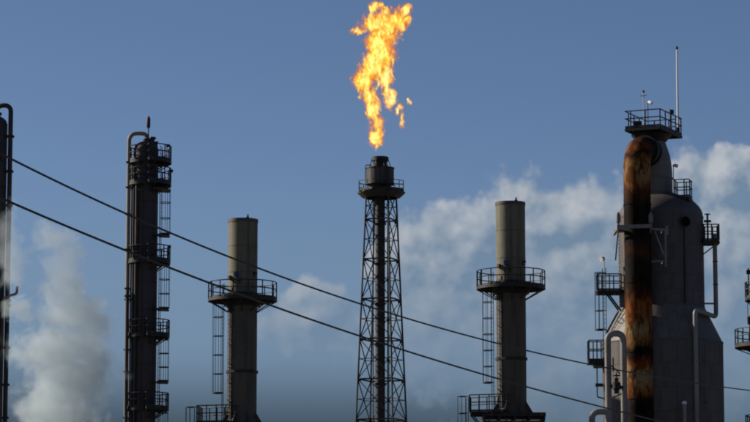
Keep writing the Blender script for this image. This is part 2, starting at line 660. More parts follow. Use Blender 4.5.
# ================================================================== flare tower
def flare():
    Y = 280.0
    s = mpp(Y, 300)
    base = at(381.3, 300, Y)
    t = thing('flare_tower', (base.x, Y, 0), 'dark steel lattice flare tower with burning flare tip', 'flare tower')
    footing(t, 6.0, 0.35)
    zs = [zz(v, Y) for v in (420, 380, 340, 300, 260, 220)]
    step = (zs[-1] - zs[0]) / 5
    levels = [zs[0] + step * k for k in range(-5, 6)]
    levels[0] = 0.43
    ztop = zz(193, Y)
    levels.append(ztop)
    r_t, r_b = 16.7 * s, 27.4 * s
    z_t, z_b = zz(200, Y), zz(420, Y)

    def rad(z):
        return r_b + (r_t - r_b) * (z - z_b) / (z_t - z_b)
    A = [R(a) for a in (24, 114, 204, 294)]

    def pt(k, z):
        r = rad(z)
        return Vector((r * math.cos(A[k % 4]), r * math.sin(A[k % 4]), z))
    for k in range(4):
        MB().tube([pt(k, levels[0]), pt(k, ztop)], 0.10, 8).build('leg', 'flare', t)
    for i, (a, b) in enumerate(zip(levels, levels[1:])):
        mid = (a + b) / 2
        for k in range(4):
            MB().beam(pt(k, b), pt(k + 1, b), 0.09, 0.15).build('strut', 'flare', t)
            if b - a > 2.6:
                MB().angle_iron(pt(k, mid), pt(k + 1, mid), 0.065, 0.015).build('strut', 'flare', t)
            MB().angle_iron(pt(k, a), pt(k + 1, b), 0.085, 0.018).build('brace', 'flare', t)
            MB().angle_iron(pt(k + 1, a), pt(k, b), 0.085, 0.018).build('brace', 'flare', t)
            # gusset plates where the diagonals land on the leg
            d = (pt(k + 1, b) - pt(k, b)).normalized()
            MB().beam(pt(k, b) + d * 0.10 - Vector((0, 0, 0.16)), pt(k, b) + d * 0.34 - Vector((0, 0, 0.16)), 0.02, 0.22).build('gusset', 'flare', t)
    # the riser with its flange rings, and the thin gas lines beside it
    rr = 4.9 * s
    zt = zz(166, Y)
    ris = MB().lathe([(0, 0.43), (rr, 0.43), (rr, zt), (0, zt)], 28, c=(-0.12, 0)).build('riser', 'flare', t)
    for z in levels[1:-1]:
        MB().lathe([(rr, z - 0.5), (rr + 0.12, z - 0.5), (rr + 0.12, z - 0.36), (rr, z - 0.36)], 28, c=(-0.12, 0)).build('flange', 'flare', ris)
    for (x, y, r) in ((0.66, -0.42, 0.07), (0.78, -0.18, 0.045), (-0.84, -0.35, 0.06)):
        MB().tube([(x, y, 0.43), (x, y, ztop)], r, 8).build('gas_line', 'flare', t)
    ladder(t, -0.30, 1.05, R(90), 0.43, ztop, mat='flare')
    # clip boxes seen along the gas lines
    bx = MB().box((0, 0, 0), (0.26, 0.2, 0.3)).mesh('junction_box', 'flare')
    for v in (361, 401, 320, 280):
        inst('junction_box', bx, t, (0.76, -0.32, zz(v, Y)))
    # platform: an octagon dished under its edge, with a low rail
    zd = zz(191, Y)
    ro = 24.6 * s
    oc = [(ro * math.cos(R(22.5 + 45 * k)), ro * math.sin(R(22.5 + 45 * k))) for k in range(8)]
    pf = MB().prism(oc, zd - 0.10, zd).build('platform', 'flare', t)
    MB().lathe([(1.75, zd - 0.75), (1.95, zd - 0.75), (ro - 0.05, zd - 0.25), (ro - 0.05, zd - 0.103), (1.75, zd - 0.103)], 8, c=(0, 0)).build('dished_edge', 'flare', pf)
    rails(pf, [(x * 0.98, y * 0.98) for x, y in oc], zd, 0.95, closed=True, mat='flare', spacing=1.3)
    # drum-shaped wind shield of upright panels round the tip
    z0, z1 = zz(185, Y), zz(168, Y)
    R1 = 14.0 * s
    sh = MB().lathe([(rr, z0 + 0.05), (R1 - 0.10, z0 + 0.05), (R1 - 0.10, z1 - 0.05), (rr, z1 - 0.05)], 32, c=(-0.12, 0)).build('wind_shield', 'black', t)
    n = 18
    pm = MB().sector(R1 - 0.05, R1, 0, z1 - z0, R(-9.0), R(9.0), 3).mesh('shield_panel', 'flare_shield')
    for k in range(n):
        inst('shield_panel', pm, sh, (-0.12, 0, z0), 2 * PI * k / n)
    for z in (z0 + 0.02, z1 - 0.10):
        MB().lathe([(R1, z), (R1 + 0.05, z), (R1 + 0.05, z + 0.1), (R1, z + 0.1)], 32, c=(-0.12, 0)).build('hoop', 'flare', sh)
    MB().lathe([(rr, z0 - 0.35), (rr + 0.5, z0 - 0.35), (R1 - 0.25, z0 + 0.03), (rr, z0 + 0.03)], 24, c=(-0.12, 0)).build('shield_floor', 'flare', sh)
    # the tip: a cup with a heavy rim
    zr = zz(157, Y)
    rc = 8.1 * s
    tip = MB().lathe([(rc * 0.86, z1 - 0.5), (rc * 0.92, zr - 0.45), (rc * 1.06, zr - 0.42), (rc * 1.06, zr - 0.05), (rc * 0.98, zr), (rc * 0.85, zr),
                      (rc * 0.80, zr - 0.8), (0, zr - 0.8)], 32, c=(-0.12, 0)).build('flare_tip', 'black', t)
    for k in range(8):
        a = R(20 + 45 * k)
        ca, sa = math.cos(a), math.sin(a)
        MB().tube([(-0.12 + rc * 1.05 * ca, rc * 1.05 * sa, zr - 0.2), (-0.12 + (R1 - 0.2) * ca, (R1 - 0.2) * sa, z1)], 0.035, 6).build('stay_rod', 'flare', tip)
    # pilot gas lines looping over the shield
    for a in (192, 300, 60):
        ca, sa = math.cos(R(a)), math.sin(R(a))
        p = lambda r, z: (-0.12 + r * ca, r * sa, z)
        MB().tube(bend([p(R1 + 0.12, zd - 0.3), p(R1 + 0.12, z1 + 0.28), p(R1 - 0.55, z1 + 0.28), p(R1 - 0.55, z1 - 0.2)], 0.25), 0.05, 8).build('pilot_line', 'flare', t)
    return t, Vector((base.x - 0.12, Y, zr))


flare_t, TIP = flare()


# ================================================================== exhaust stacks on their heaters
def stack(u, Y, vtop, vplat, vseam, vdeck, label, blue_u):
    s = mpp(Y, 300)
    b = at(u, 300, Y)
    t = thing('exhaust_stack', (b.x, Y, 0), label, 'exhaust stack', 'exhaust stacks over the heaters')
    r = 14.8 * s
    zt, zp, zs, zd = zz(vtop, Y), zz(vplat, Y), zz(vseam, Y), zz(vdeck, Y)
    th = 0.06

    def shell(name, z0, z1, mat, top_open=False):
        prof = [(0, z0), (r, z0), (r, z1)] + ([(r - th, z1), (r - th, z1 - 3.0), (0, z1 - 3.0)] if top_open else [(0, z1)])
        return MB().lathe(prof, 48).build(name, mat, t)
    zsplit = zp + 0.35
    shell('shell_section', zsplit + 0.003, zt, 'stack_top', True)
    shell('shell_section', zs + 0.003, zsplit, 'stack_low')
    lo = shell('shell_section', zd, zs, 'stack_low')
    # flange pairs and the thin weld bands between plates
    for z, w in ((zs, 0.10), (zsplit, 0.05)):
        MB().lathe([(r, z - 0.09), (r + w, z - 0.09), (r + w, z + 0.09), (r, z + 0.09)], 48).build('flange', 'steel', t)
    for z in [zt - 0.05] + [zs + (zp - zs) * q for q in (0.36, 0.70)] + [zp + (zt - zp) * q for q in (0.33, 0.66)]:
        MB().lathe([(r, z - 0.02), (r + 0.012, z - 0.02), (r + 0.012, z + 0.02), (r, z + 0.02)], 48).build('weld_band', 'stack_low', t)
    MB().lathe([(r + 0.002, zt - 0.22), (r + 0.03, zt - 0.22), (r + 0.03, zt + 0.03), (r - 0.08, zt + 0.03), (r - 0.08, zt - 0.22)], 48).build('rim_band', 'soot_rim', t)
    MB().tube([(r * 0.35, -r * 0.72, zt - 0.3), (r * 0.35, -r * 0.72, zt + 0.32)], 0.07, 8).build('vent_stub', 'pipe_dark', t)
    MB().box((r * 0.35, -r * 0.72, zt + 0.05), (0.22, 0.22, 0.16)).build('stub_clamp', 'pipe_dark', t)
    # the working platform
    ro = 34.5 * s
    pf = ring_platform(t, zp, r, ro, 0, 2 * PI, brackets=10, drop=0.8, h=1.22, spacing=1.15)
    MB().lathe([(r, zp - 0.55), (r + 0.25, zp - 0.55), (r + 0.25, zp - 0.1), (r, zp - 0.1)], 40).build('support_ring', 'steel', pf)
    # instruments clamped beside the platform
    for (a, zo, mat, sz) in ((250, 1.75, 'blue', 0.30), (262, 1.35, 'steel', 0.22), (-40, 1.85, 'steel', 0.16), (222, 1.55, 'steel', 0.22)):
        rad = r + 0.16
        bx = (rad * math.cos(R(a)), rad * math.sin(R(a)))
        MB().box((bx[0], bx[1], zp + zo), (sz, 0.22, sz * 1.1), R(a)).tube([(bx[0], bx[1], zp + zo - 0.2), (r * math.cos(R(a)), r * math.sin(R(a)), zp + zo - 0.2)], 0.05, 6).build('instrument_box', mat, t)
    # gate post of the ladder opening
    for a in (188, 208):
        MB().box((ro * 0.985 * math.cos(R(a)), ro * 0.985 * math.sin(R(a)), zp + 0.62), (0.09, 0.09, 1.24)).build('gate_post', 'steel', t)
    # caged ladder outside the platform edge, down to the deck
    ladder(t, (-18.9) * s, -0.35 * r, R(196), zd, zp + 1.1, cage=(zd + 2.35, zp + 0.0), hoop_r=0.44)
    # conduits run down the shell: pipe and a rung ladder
    for a, rr in ((222, 0.045), (229, 0.03)):
        MB().tube([((r + 0.09) * math.cos(R(a)), (r + 0.09) * math.sin(R(a)), zd), ((r + 0.09) * math.cos(R(a)), (r + 0.09) * math.sin(R(a)), zp - 0.2)], rr, 6).build('conduit', 'pipe_dark', t)
    cl = MB().box((0, 0, 0), (0.12, 0.34, 0.05)).mesh('conduit_clamp', 'steel')
    z = zd + 0.9
    while z < zp - 0.6:
        inst('conduit_clamp', cl, t, ((r + 0.06) * math.cos(R(225.5)), (r + 0.06) * math.sin(R(225.5)), z), R(225.5))
        z += 0.85
    # conical skirt with gusset fins on the deck
    MB().lathe([(r + 0.003, zd + 0.003), (r + 0.28, zd + 0.003), (r + 0.25, zd + 0.10), (r + 0.003, zd + 0.55)], 40).build('base_skirt', 'stack_low', t)
    for k in range(8):
        a = R(22.5 + 45 * k)
        ca, sa = math.cos(a), math.sin(a)
        fin = MB()
        d = Vector((-sa, ca, 0)) * 0.02
        A, B, C = Vector((r * ca, r * sa, zd + 0.01)), Vector(((r + 0.62) * ca, (r + 0.62) * sa, zd + 0.01)), Vector((r * ca, r * sa, zd + 1.0))
        fin.add([A - d, B - d, C - d, A + d, B + d, C + d], [(0, 1, 2), (5, 4, 3), (0, 3, 4, 1), (1, 4, 5, 2), (2, 5, 3, 0)])
        fin.build('gusset_fin', 'stack_low', t)
    # deck over the heater, its railed bay on the ladder side and a second cage going down
    q = 2.25
    deck = MB().box((0.1, 0, zd - 0.16), (2 * q + 0.2, 2 * q, 0.30)).build('heater_deck', 'steel', t)
    bx0, bx1 = -43.0 * s, -11.0 * s
    ol2 = [(bx0, -1.9), (bx1 - 0.1, -2.75), (bx1 + 0.55, -1.2), (bx0 + 0.2, 1.2)]
    pf2 = MB().prism(ol2, zd + 0.004, zd + 0.07).build('platform', 'steel', t)
    for yy in (-1.5, 0.6):
        MB().beam((bx0 + 0.15, yy, zd - 0.09), (-q, yy, zd - 0.09), 0.12, 0.17).build('deck_beam', 'steel', pf2)
        MB().beam((bx0 + 0.3, yy, zd - 0.18), (-q + 0.1, yy, zd - 1.3), 0.10, 0.10).build('bracket', 'steel', pf2)
    rails(pf2, ol2, zd + 0.07, 1.25, closed=True, spacing=0.8)
    ladder(t, -45.0 * s, -1.0, R(205), 0.3, zd + 1.2, cage=(2.4, zd + 1.25), hoop_r=0.42)
    for k in range(5):
        MB().beam((-q + k * q / 2 + 0.1, -q + 0.1, zd - 0.45), (-q + k * q / 2 + 0.1, q - 0.1, zd - 0.45), 0.14, 0.26).build('deck_beam', 'steel', deck)
    # the heater casing below
    hz = zd - 0.6
    MB().box((0.1, 0, hz / 2 + 0.2), (2 * q - 0.3, 2 * q - 0.3, hz - 0.42)).build('heater_casing', 'stack_low', t)
    for k in range(4):
        for sx in (-1, 1):
            MB().box((0.1 + sx * (q - 0.05), -q + 0.3 + k * (2 * q - 0.6) / 3, hz / 2 + 0.2), (0.18, 0.16, hz - 0.4)).build('casing_column', 'steel', t)
            MB().box((0.1 - q + 0.3 + k * (2 * q - 0.6) / 3, sx * (q - 0.05), hz / 2 + 0.2), (0.16, 0.18, hz - 0.4)).build('casing_column', 'steel', t)
    MB().box((0, 0, 0.16), (2 * q + 2.4, 2 * q + 2.4, 0.32)).build('concrete_footing', 'concrete', t)
    return t


stack(242.5, 203.0, 220, 299, 372, 425, 'round exhaust stack standing between the slim jacketed tower and the lattice flare', 235)
stack(511.0, 207.0, 203, 287, 359, 414, 'round exhaust stack standing between the lattice flare and the big rusty-piped vessel', 505)


# ================================================================== slim distillation towers
def tower_shell(t, r, z1, mat='tower', gap=2.0, seg=36):
    MB().lathe([(0, 0.4), (r - 0.03, 0.4), (r - 0.03, z1)] + [((r - 0.03) * math.cos(R(a)), z1 + r * 0.62 * math.sin(R(a))) for a in (15, 30, 45, 60, 75)] + [(0, z1 + r * 0.62)], seg).build('shell', mat, t)
    z = 0.45
    k = 0
    while z < z1 - 0.1:
        h = min(gap, z1 - z)
        MB().lathe([(r - 0.03, z + 0.012), (r, z + 0.012), (r, z + h - 0.012), (r - 0.03, z + h - 0.012)], seg).build('jacket_section', mat, t)
        MB().lathe([(r, z + h - 0.05), (r + 0.012, z + h - 0.05), (r + 0.012, z + h - 0.012), (r, z + h - 0.012)], seg).build('jacket_strap', 'steel', t)
        z += h
        k += 1


def slim_tower():
    Y = 200.0
    s = mpp(Y, 280)
    b = at(144.5, 280, Y)
    t = thing('distillation_tower', (b.x, Y, 0), 'slim dark jacketed tower with stacked ring platforms, gooseneck overhead pipe and beacon mast', 'refinery tower', 'slim refinery towers')
    footing(t, 2.0)
    r = 12.7 * s
    z1 = zz(149, Y)
    tower_shell(t, r, z1)
    # platforms: wide on the ladder side, narrow round the back
    P = [zz(v, Y) for v in (161, 183, 261, 335, 408)]
    P += [P[-1] - 5.4]
    for z in P:
        ring_platform(t, z, r, 25.8 * s, R(-78), R(72), brackets=4, drop=0.55, spacing=0.75)
        ring_platform(t, z - 0.004, r, 17.0 * s, R(80), R(275), brackets=4, drop=0.35, end_rails=False, spacing=0.8)
    x, y = 16.5 * s * math.cos(R(-24)), 16.5 * s * math.sin(R(-24))
    for hi, lo in zip(P[1:], P[2:]):
        ladder(t, x + 0.05, y, R(-10), lo, hi + 1.05, cage=(lo + 1.95, hi - 0.4), hoop_gap=1.2)
        a = R(-10)
        pl = MB().sector(r + 0.1, 25.0 * s, lo + 1.80, lo + 1.88, R(-50), R(20), 5).build('cage_plate', 'rail', t)
    ladder(t, x + 0.05, y, R(-10), P[1], P[0] + 1.05)
    MB().sector(r + 0.05, 25.5 * s, P[1] - 0.62, P[1] - 0.52, R(-60), R(30), 5).build('cage_plate', 'rail', t)
    ladder(t, x + 0.05, y, R(-10), 0.4, P[-1] + 1.05, cage=(2.4, P[-1] - 0.3))
    # gooseneck overhead line
    xp = -16.0 * s
    zt = zz(134, Y)
    xi = 1.5 * s
    MB().tube(bend([(xp - 0.05, -0.3, 0.45), (xp - 0.05, -0.3, zt), (xi, -0.2, zt), (xi, -0.1, z1 + 0.2)], 0.62, 8), 0.15, 14).build('overhead_pipe', 'pipe_tan', t)
    cl = MB().box((0, 0, 0), (0.55, 0.5, 0.10)).mesh('pipe_clamp', 'steel')
    for v in (163, 188, 215, 250, 289, 300, 350, 372, 418):
        inst('pipe_clamp', cl, t, (xp + 0.03, -0.28, zz(v, Y)))
    MB().tube([(xp - 0.02, -0.72, 0.45), (xp - 0.02, -0.72, zz(292, Y))], 0.12, 10).build('riser_pipe', 'pipe_dark', t)
    MB().lathe([(0, zz(298, Y)), (0.24, zz(298, Y)), (0.24, zz(296, Y)), (0, zz(296, Y))], 14, c=(xp - 0.02, -0.72)).build('pipe_flange', 'pipe_dark', t)
    for (a, rr, v) in ((208, 0.075, 165), (222, 0.06, 190), (238, 0.10, 175), (262, 0.045, 188)):
        p = ((r + 0.16) * math.cos(R(a)), (r + 0.16) * math.sin(R(a)))
        MB().tube([(p[0], p[1], 0.45), (p[0], p[1], zz(v, Y)), (p[0] * 0.8, p[1] * 0.8, zz(v, Y) + 0.12)], rr, 8).build('riser_pipe', 'pipe_dark', t)
    # nozzles on the head, the beacon mast
    MB().lathe([(0, z1 + 0.2), (0.28, z1 + 0.2), (0.28, z1 + 0.62), (0.36, z1 + 0.62), (0.36, z1 + 0.74), (0, z1 + 0.74)], 16, c=(xi, -0.1)).build('nozzle', 'pipe_dark', t)
    for (dx, dy, h) in ((7.0 * s, -0.2, 0.75), (9.5 * s, 0.1, 0.45)):
        MB().lathe([(0, z1), (0.11, z1), (0.11, z1 + h), (0.19, z1 + h), (0.19, z1 + h + 0.12), (0, z1 + h + 0.12)], 12, c=(dx, dy)).build('nozzle', 'pipe_dark', t)
    MB().tube([(7.0 * s, -0.2, z1 + 0.66), (9.8 * s, -0.25, z1 + 0.80)], 0.09, 8).build('relief_valve', 'pipe_dark', t)
    zb = zz(117, Y)
    MB().tube([(2.6 * s, -0.4, z1 - 0.2), (2.6 * s, -0.4, zb - 0.9)], 0.05, 8).build('mast', 'pipe_dark', t)
    MB().lathe([(0, zb - 0.92), (0.08, zb - 0.92), (0.14, zb - 0.80), (0.14, zb - 0.22), (0.09, zb - 0.08), (0.04, zb), (0, zb)], 12, c=(2.6 * s, -0.4)).build('beacon', 'red', t)
    # davit and lamps at the platform rails
    for z, a in ((P[0], -30), (P[1], 20), (P[2], -20)):
        q = (25.4 * s * math.cos(R(a)), 25.4 * s * math.sin(R(a)))
        MB().tube([(q[0], q[1], z), (q[0], q[1], z + 1.0)], 0.03, 6).box((q[0] + 0.08, q[1], z + 1.0), (0.26, 0.2, 0.2)).build('rail_lamp', 'steel', t)
    return t


slim_tower()


def edge_tower():
    """the tower whose gooseneck pipe only just shows beside the steam"""
    Y = 206.0
    s = mpp(Y, 280)
    b = at(-9, 280, Y)
    t = thing('distillation_tower', (b.x, Y, 0), 'dark tower partly veiled by white steam, gooseneck pipe over its head', 'refinery tower', 'slim refinery towers')
    footing(t, 2.2)
    r = 13.6 * s
    z1 = zz(124, Y)
    tower_shell(t, r, z1)
    xp = 17.2 * s
    zt = zz(106, Y)
    MB().tube(bend([(xp, -0.3, 0.45), (xp, -0.3, zt), (0.2, -0.2, zt), (0.2, -0.1, z1 + 0.2)], 0.55, 8), 0.18, 14).build('overhead_pipe', 'pipe_dark', t)
    cl = MB().box((0, 0, 0), (0.62, 0.5, 0.16)).mesh('pipe_clamp', 'steel')
    for v in (137, 172, 206, 301, 306, 348, 385, 418):
        inst('pipe_clamp', cl, t, (xp - 0.05, -0.28, zz(v, Y)))
    MB().tube([(xp + 0.3, -0.5, zz(138, Y)), (xp + 0.02, -0.4, zz(136, Y))], 0.07, 8).build('valve_handle', 'steel', t)
    MB().tube([(xp - 0.32, -0.6, 0.45), (xp - 0.32, -0.6, zz(301, Y))], 0.15, 10).build('riser_pipe', 'pipe_dark', t)
    MB().tube(bend([(xp - 0.3, -0.6, zz(300, Y)), (xp + 0.25, -0.6, zz(296, Y)), (xp + 0.75, -0.6, zz(295, Y)), (xp + 0.78, -0.6, zz(287, Y))], 0.3), 0.10, 10).build('drain_elbow', 'pipe_tan', t)
    MB().lathe([(0, z1 + 0.2), (0.3, z1 + 0.2), (0.3, z1 + 0.7), (0.4, z1 + 0.7), (0.4, z1 + 0.85), (0, z1 + 0.85)], 16, c=(0.2, -0.1)).build('nozzle', 'pipe_dark', t)
    for v in (160, 240, 320, 400):
        ring_platform(t, zz(v, Y), r, 22 * s, R(120), R(300), brackets=3)
    return t


edge_tower()


def side_tower():
    """the tower whose platforms reach in past the big vessel"""
    Y = 200.0
    s = mpp(Y, 300)
    b = at(775, 300, Y)
    t = thing('distillation_tower', (b.x, Y, 0), 'dark tower with round railed platforms reaching out beyond the big vessel', 'refinery tower', 'slim refinery towers')
    footing(t, 2.4)
    r = 17.0 * s
    tower_shell(t, r, zz(230, Y))
    for v, ro, h in ((298, 30.0, 1.15), (345, 41.0, 1.15)):
        ring_platform(t, zz(v, Y), r, ro * s, R(70), R(290), brackets=6, h=h, drop=0.7, spacing=0.75)
    for v in (430,):
        ring_platform(t, zz(v, Y), r, 32.0 * s, R(70), R(290), brackets=5)
    x = -27.2 * s
    MB().tube([(x, -0.6, zz(300, Y)), (x, -0.6, zz(269, Y))], 0.06, 8).box((x, -0.6, zz(273, Y)), (0.3, 0.26, 0.3)).build('lamp_post', 'steel', t)
    MB().box((-26.5 * s, -0.5, zz(321, Y)), (0.34, 0.34, 0.55)).tube([(-26.5 * s, -0.5, zz(345, Y)), (-26.5 * s, -0.5, zz(322, Y))], 0.07, 8).build('valve_post', 'steel', t)
    ladder(t, -20.0 * s, -0.9, R(200), zz(345, Y), zz(298, Y) + 1.0, cage=(zz(345, Y) + 2.0, zz(300, Y)))
    ladder(t, -22.0 * s, 0.9, R(180), zz(430, Y), zz(345, Y) + 1.0)
    return t


side_tower()


# ================================================================== the cracking reactor
def reactor():
    Y = 196.0
    s = mpp(Y, 280)
    b = at(661.5, 280, Y)
    t = thing('cracking_reactor', (b.x, Y, 0), 'big grey clad cracking vessel with charred rusty riser pipe and railed top platform', 'reactor vessel')
    MB().lathe([(0, 0.004), (6.0, 0.004), (6.0, 0.5), (0, 0.5)], 40).build('concrete_footing', 'concrete', t)
    r1, r2 = 42.5 * s, 60.0 * s
    zs, zc1, zc0 = zz(218, Y), zz(308, Y), zz(344, Y)
    # inner shell
    z_neck = zz(193, Y)
    dome = [(r1 * math.cos(R(a)), zs + (z_neck - zs) * math.sin(R(a))) for a in (8, 16, 25, 34, 43, 52, 60, 68, 76, 83)]
    MB().lathe([(0, 0.5), (r2 - 0.05, 0.5), (r2 - 0.05, zc0), (r1 - 0.05, zc1), (r1 - 0.05, zs), (r1 - 0.02, zs)] + dome + [(0, z_neck)], 64).build('shell', 'vessel', t)
    # cladding panels, every one its own piece
    th = 0.045

    def row(ra, rb, z0, z1, n, off, mat):
        half = PI / n - 0.009 / max(ra, rb)
        me = MB().sector(ra - th, ra, 0.006, z1 - z0 - 0.006, -half, half, 3, zt=(rb - th, rb)).mesh('cladding_panel', mat)
        for k in range(n):
            inst('cladding_panel', me, t, (0, 0, z0), 2 * PI * (k + off) / n)
    nu = 6
    for i in range(nu):
        row(r1, r1, zc1 + (zs - zc1) * i / nu, zc1 + (zs - zc1) * (i + 1) / nu, 18, 0.5 * (i % 2), 'vessel')
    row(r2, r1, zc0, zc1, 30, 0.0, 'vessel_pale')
    zl = zc0
    i = 0
    while zl > 6.0 and i < 5:
        row(r2, r2, zl - 1.7, zl, 24, 0.5 * (i % 2), 'vessel')
        zl -= 1.7
        i += 1
    MB().lathe([(r2 - 0.05, 0.6), (r2, 0.6), (r2, zl), (r2 - 0.05, zl)], 64).build('skirt', 'vessel', t)
    for z, rr in ((zc1, r1), (zc0, r2), (zs - 0.03, r1)):
        MB().lathe([(rr - 0.02, z - 0.06), (rr + 0.025, z - 0.06), (rr + 0.025, z + 0.06), (rr - 0.02, z + 0.06)], 64).build('seam_band', 'vessel', t)
    # rivet rows: the little upstands along the panel seams
    rv = MB().box((0, 0, 0), (0.06, 0.05, 0.05)).mesh('stud', 'vessel')
    for a in (186, 262, 276):
        z = zc1 + 0.15
        while z < zs:
            inst('stud', rv, t, ((r1 + 0.02) * math.cos(R(a)), (r1 + 0.02) * math.sin(R(a)), z), R(a))
            z += 0.28
    # the neck: bullet-shaped plenum off the axis
    xn = -8.0 * s
    rn = 20.5 * s
    prof = [(0, z_neck - 0.5)] + [(rn * q, zz(v, Y)) for q, v in ((1.0, 198), (1.0, 178), (0.985, 170), (0.95, 163), (0.89, 156), (0.80, 150), (0.70, 144), (0.60, 139), (0.55, 134))] + [(0, zz(134, Y))]
    nk = MB().lathe(prof, 40, c=(xn, 0)).build('neck', 'neck', t)
    for v in (179, 194):
        z = zz(v, Y)
        MB().lathe([(rn, z - 0.04), (rn + 0.05, z - 0.04), (rn + 0.05, z + 0.04), (rn, z + 0.04)], 40, c=(xn, 0)).build('seam_band', 'neck', nk)
    # riser in front of the vessel, bent back into the neck at the top
    xr, yr = at(638.3, 280, Y - 4.0).x - b.x, -4.0
    rr = 13.6 * mpp(Y - 4)
    ze = zz(150, Y - 4)
    top = zz(133.5, Y - 4) - rr
    d = Vector((xn + 0.15 - xr, -0.4 - yr, 0)).normalized()
    rb = 1.55
    path = [Vector((xr, yr, 0.5 + k * (top - rb - 0.5) / 14)) for k in range(15)]
    path += [Vector((xr, yr, top - rb)) + d * rb * (1 - math.cos(a)) + Vector((0, 0, rb * math.sin(a))) for a in [R(q) for q in (12, 24, 36, 48, 60, 72, 84, 90)]]
    path += [Vector((xr, yr, top)) + d * (rb + 1.3)]
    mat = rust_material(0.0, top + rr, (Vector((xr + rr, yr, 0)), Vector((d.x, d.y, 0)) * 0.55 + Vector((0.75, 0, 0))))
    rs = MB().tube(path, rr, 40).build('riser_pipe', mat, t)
    tag(rs, 'charred rusty riser pipe bent over into the vessel neck')
    for v in (399, 352, 283, 205, 156):
        z = zz(v, Y - 4)
        if z < top - rb:
            MB().lathe([(rr - 0.01, z - 0.05), (rr + 0.035, z - 0.05), (rr + 0.035, z + 0.05), (rr - 0.01, z + 0.05)], 40, c=(xr, yr)).build('weld_band', mat, rs)
    fl = Vector((xr, yr, top)) + d * (rb + 0.05)
    MB().tube([fl, fl + d * 0.30], rr + 0.13, 32).build('pipe_flange', 'black', rs)
    # clamp beams that hold the riser, with their hanging bracket
    zb = zz(227, Y - 5)
    yb = yr - rr - 0.12
    xa, xb = at(617.0, 227, Y + yb).x - b.x, at(651.5, 227, Y + yb).x - b.x
    br = MB().beam((xa, yb, zb), (xb, yb, zb + 0.06), 0.12, 0.26).build('clamp_beam', 'pale', t)
    MB().beam((xa + 0.02, yb + rr * 2 + 0.24, zb), (xb + 0.02, yb + rr * 2 + 0.24, zb + 0.06), 0.12, 0.26).build('cross_beam', 'pale', br)
    for x in (xa + 0.12, xb - 0.02):
        MB().beam((x, yb + 0.06, zb - 0.01), (x, -1.2, zb - 0.01), 0.16, 0.22).build('side_beam', 'pale', br)
        MB().beam((x, yb + 0.4, zb - 0.1), (x, -2.2, zb - 2.0), 0.10, 0.12).build('diagonal', 'pale', br)
        MB().tube([(x, yb + 0.35, zb + 0.1), (x, yb + 0.35, zb + 0.35), (x, yb + 0.35, zb + 0.36), (x, yb + 0.35, zb + 0.85), (x, yb + 0.35, zb + 1.1)], [0.08, 0.08, 0.17, 0.17, 0.06], 12).build('spring_hanger', 'pale', br)
    q = Y + yb + 0.5
    X = lambda u: at(u, 240, q).x - b.x
    Z = lambda v: zz(v, q)
    y = yb + 0.5
    for nm, p0, p1, w in (('hanger_post', (665.5, 228), (665.5, 267), 0.12), ('hanger_arm', (652, 229), (668, 230), 0.14), ('hanger_brace', (655, 231), (663, 253), 0.09),
                          ('hanger_brace', (663, 253), (665.5, 258), 0.08), ('hanger_tie', (651, 261.5), (664, 261), 0.08), ('hanger_lug', (667, 226), (667, 235), 0.18)):
        MB().beam((X(p0[0]), y, Z(p0[1])), (X(p1[0]), y, Z(p1[1])), w, w).build(nm, 'pale', br)
    for v in (230, 261):
        MB().beam((X(664), y, Z(v)), (X(664), -2.3, Z(v)), 0.1, 0.1).build('hanger_tie', 'pale', br)
    # top platform: a rectangle turned to the view
    zp = zz(125.5, Y - 2.6)
    er, el_ = Vector((math.cos(R(64)), math.sin(R(64)))), Vector((math.cos(R(156)), math.sin(R(156))))
    c0 = Vector((at(660, 115, Y - 2.6).x - b.x, -2.6))
    ol = [c0, c0 + er * 4.6, c0 + er * 4.6 + el_ * 2.65, c0 + el_ * 2.65]
    pf = poly_platform(t, [tuple(p) for p in ol], zp, h=1.22, spacing=1.15)
    for p in (c0 + er * 0.7 + el_ * 1.0, c0 + er * 3.6 + el_ * 1.5, c0 + er * 0.6 + el_ * 2.3):
        MB().beam((p.x, p.y, zp - 0.1), (xn + (p.x - xn) * 0.45, p.y * 0.35, zp - 1.35), 0.11, 0.11).build('support_strut', 'steel', pf)
    MB().lathe([(0, zp - 0.8), (1.05, zp - 0.8), (1.5, zp - 0.27), (0, zp - 0.27)], 24, c=(xn, 0)).build('support_cone', 'steel', pf)
    MB().box((c0.x - 1.5, c0.y + 1.5, zp + 0.30), (0.6, 0.5, 0.5)).build('valve_box', 'steel', pf)
    # small platform on the dome
    zq = zz(197.5, Y - 1.4)
    xq = at(683.5, 190, Y - 1.3).x - b.x
    ol = [Vector((xq - 0.72, -1.75)), Vector((xq + 0.30, -2.05)), Vector((xq + 0.70, -0.7)), Vector((xq - 0.32, -0.3))]
    pf2 = poly_platform(t, [tuple(p) for p in ol], zq, h=1.25, spacing=0.7)
    for p in ol:
        MB().beam((p.x, p.y, zq - 0.1), (p.x * 0.9, p.y * 0.9, zq - 1.2), 0.08, 0.08).build('support_strut', 'steel', pf2)
    # manway
    a = R(-63.5)
    zm = zz(222, Y - 2.7)
    ca, sa = math.cos(a), math.sin(a)
    mw = MB().tube([((r1 - 0.1) * ca, (r1 - 0.1) * sa, zm), ((r1 + 0.22) * ca, (r1 + 0.22) * sa, zm)], 0.40, 24).build('manway', 'vessel', t)
    MB().tube([((r1 + 0.22) * ca, (r1 + 0.22) * sa, zm), ((r1 + 0.28) * ca, (r1 + 0.28) * sa, zm)], 0.36, 24).build('hole_shade', 'void', mw)  # near-black disc painted as the dark inside an open manway
    MB().tube([((r1 + 0.05) * ca, (r1 + 0.05) * sa, zm - 0.4), ((r1 + 0.05) * ca, (r1 + 0.05) * sa, zc1)], 0.06, 8).build('conduit', 'pipe_dark', t)
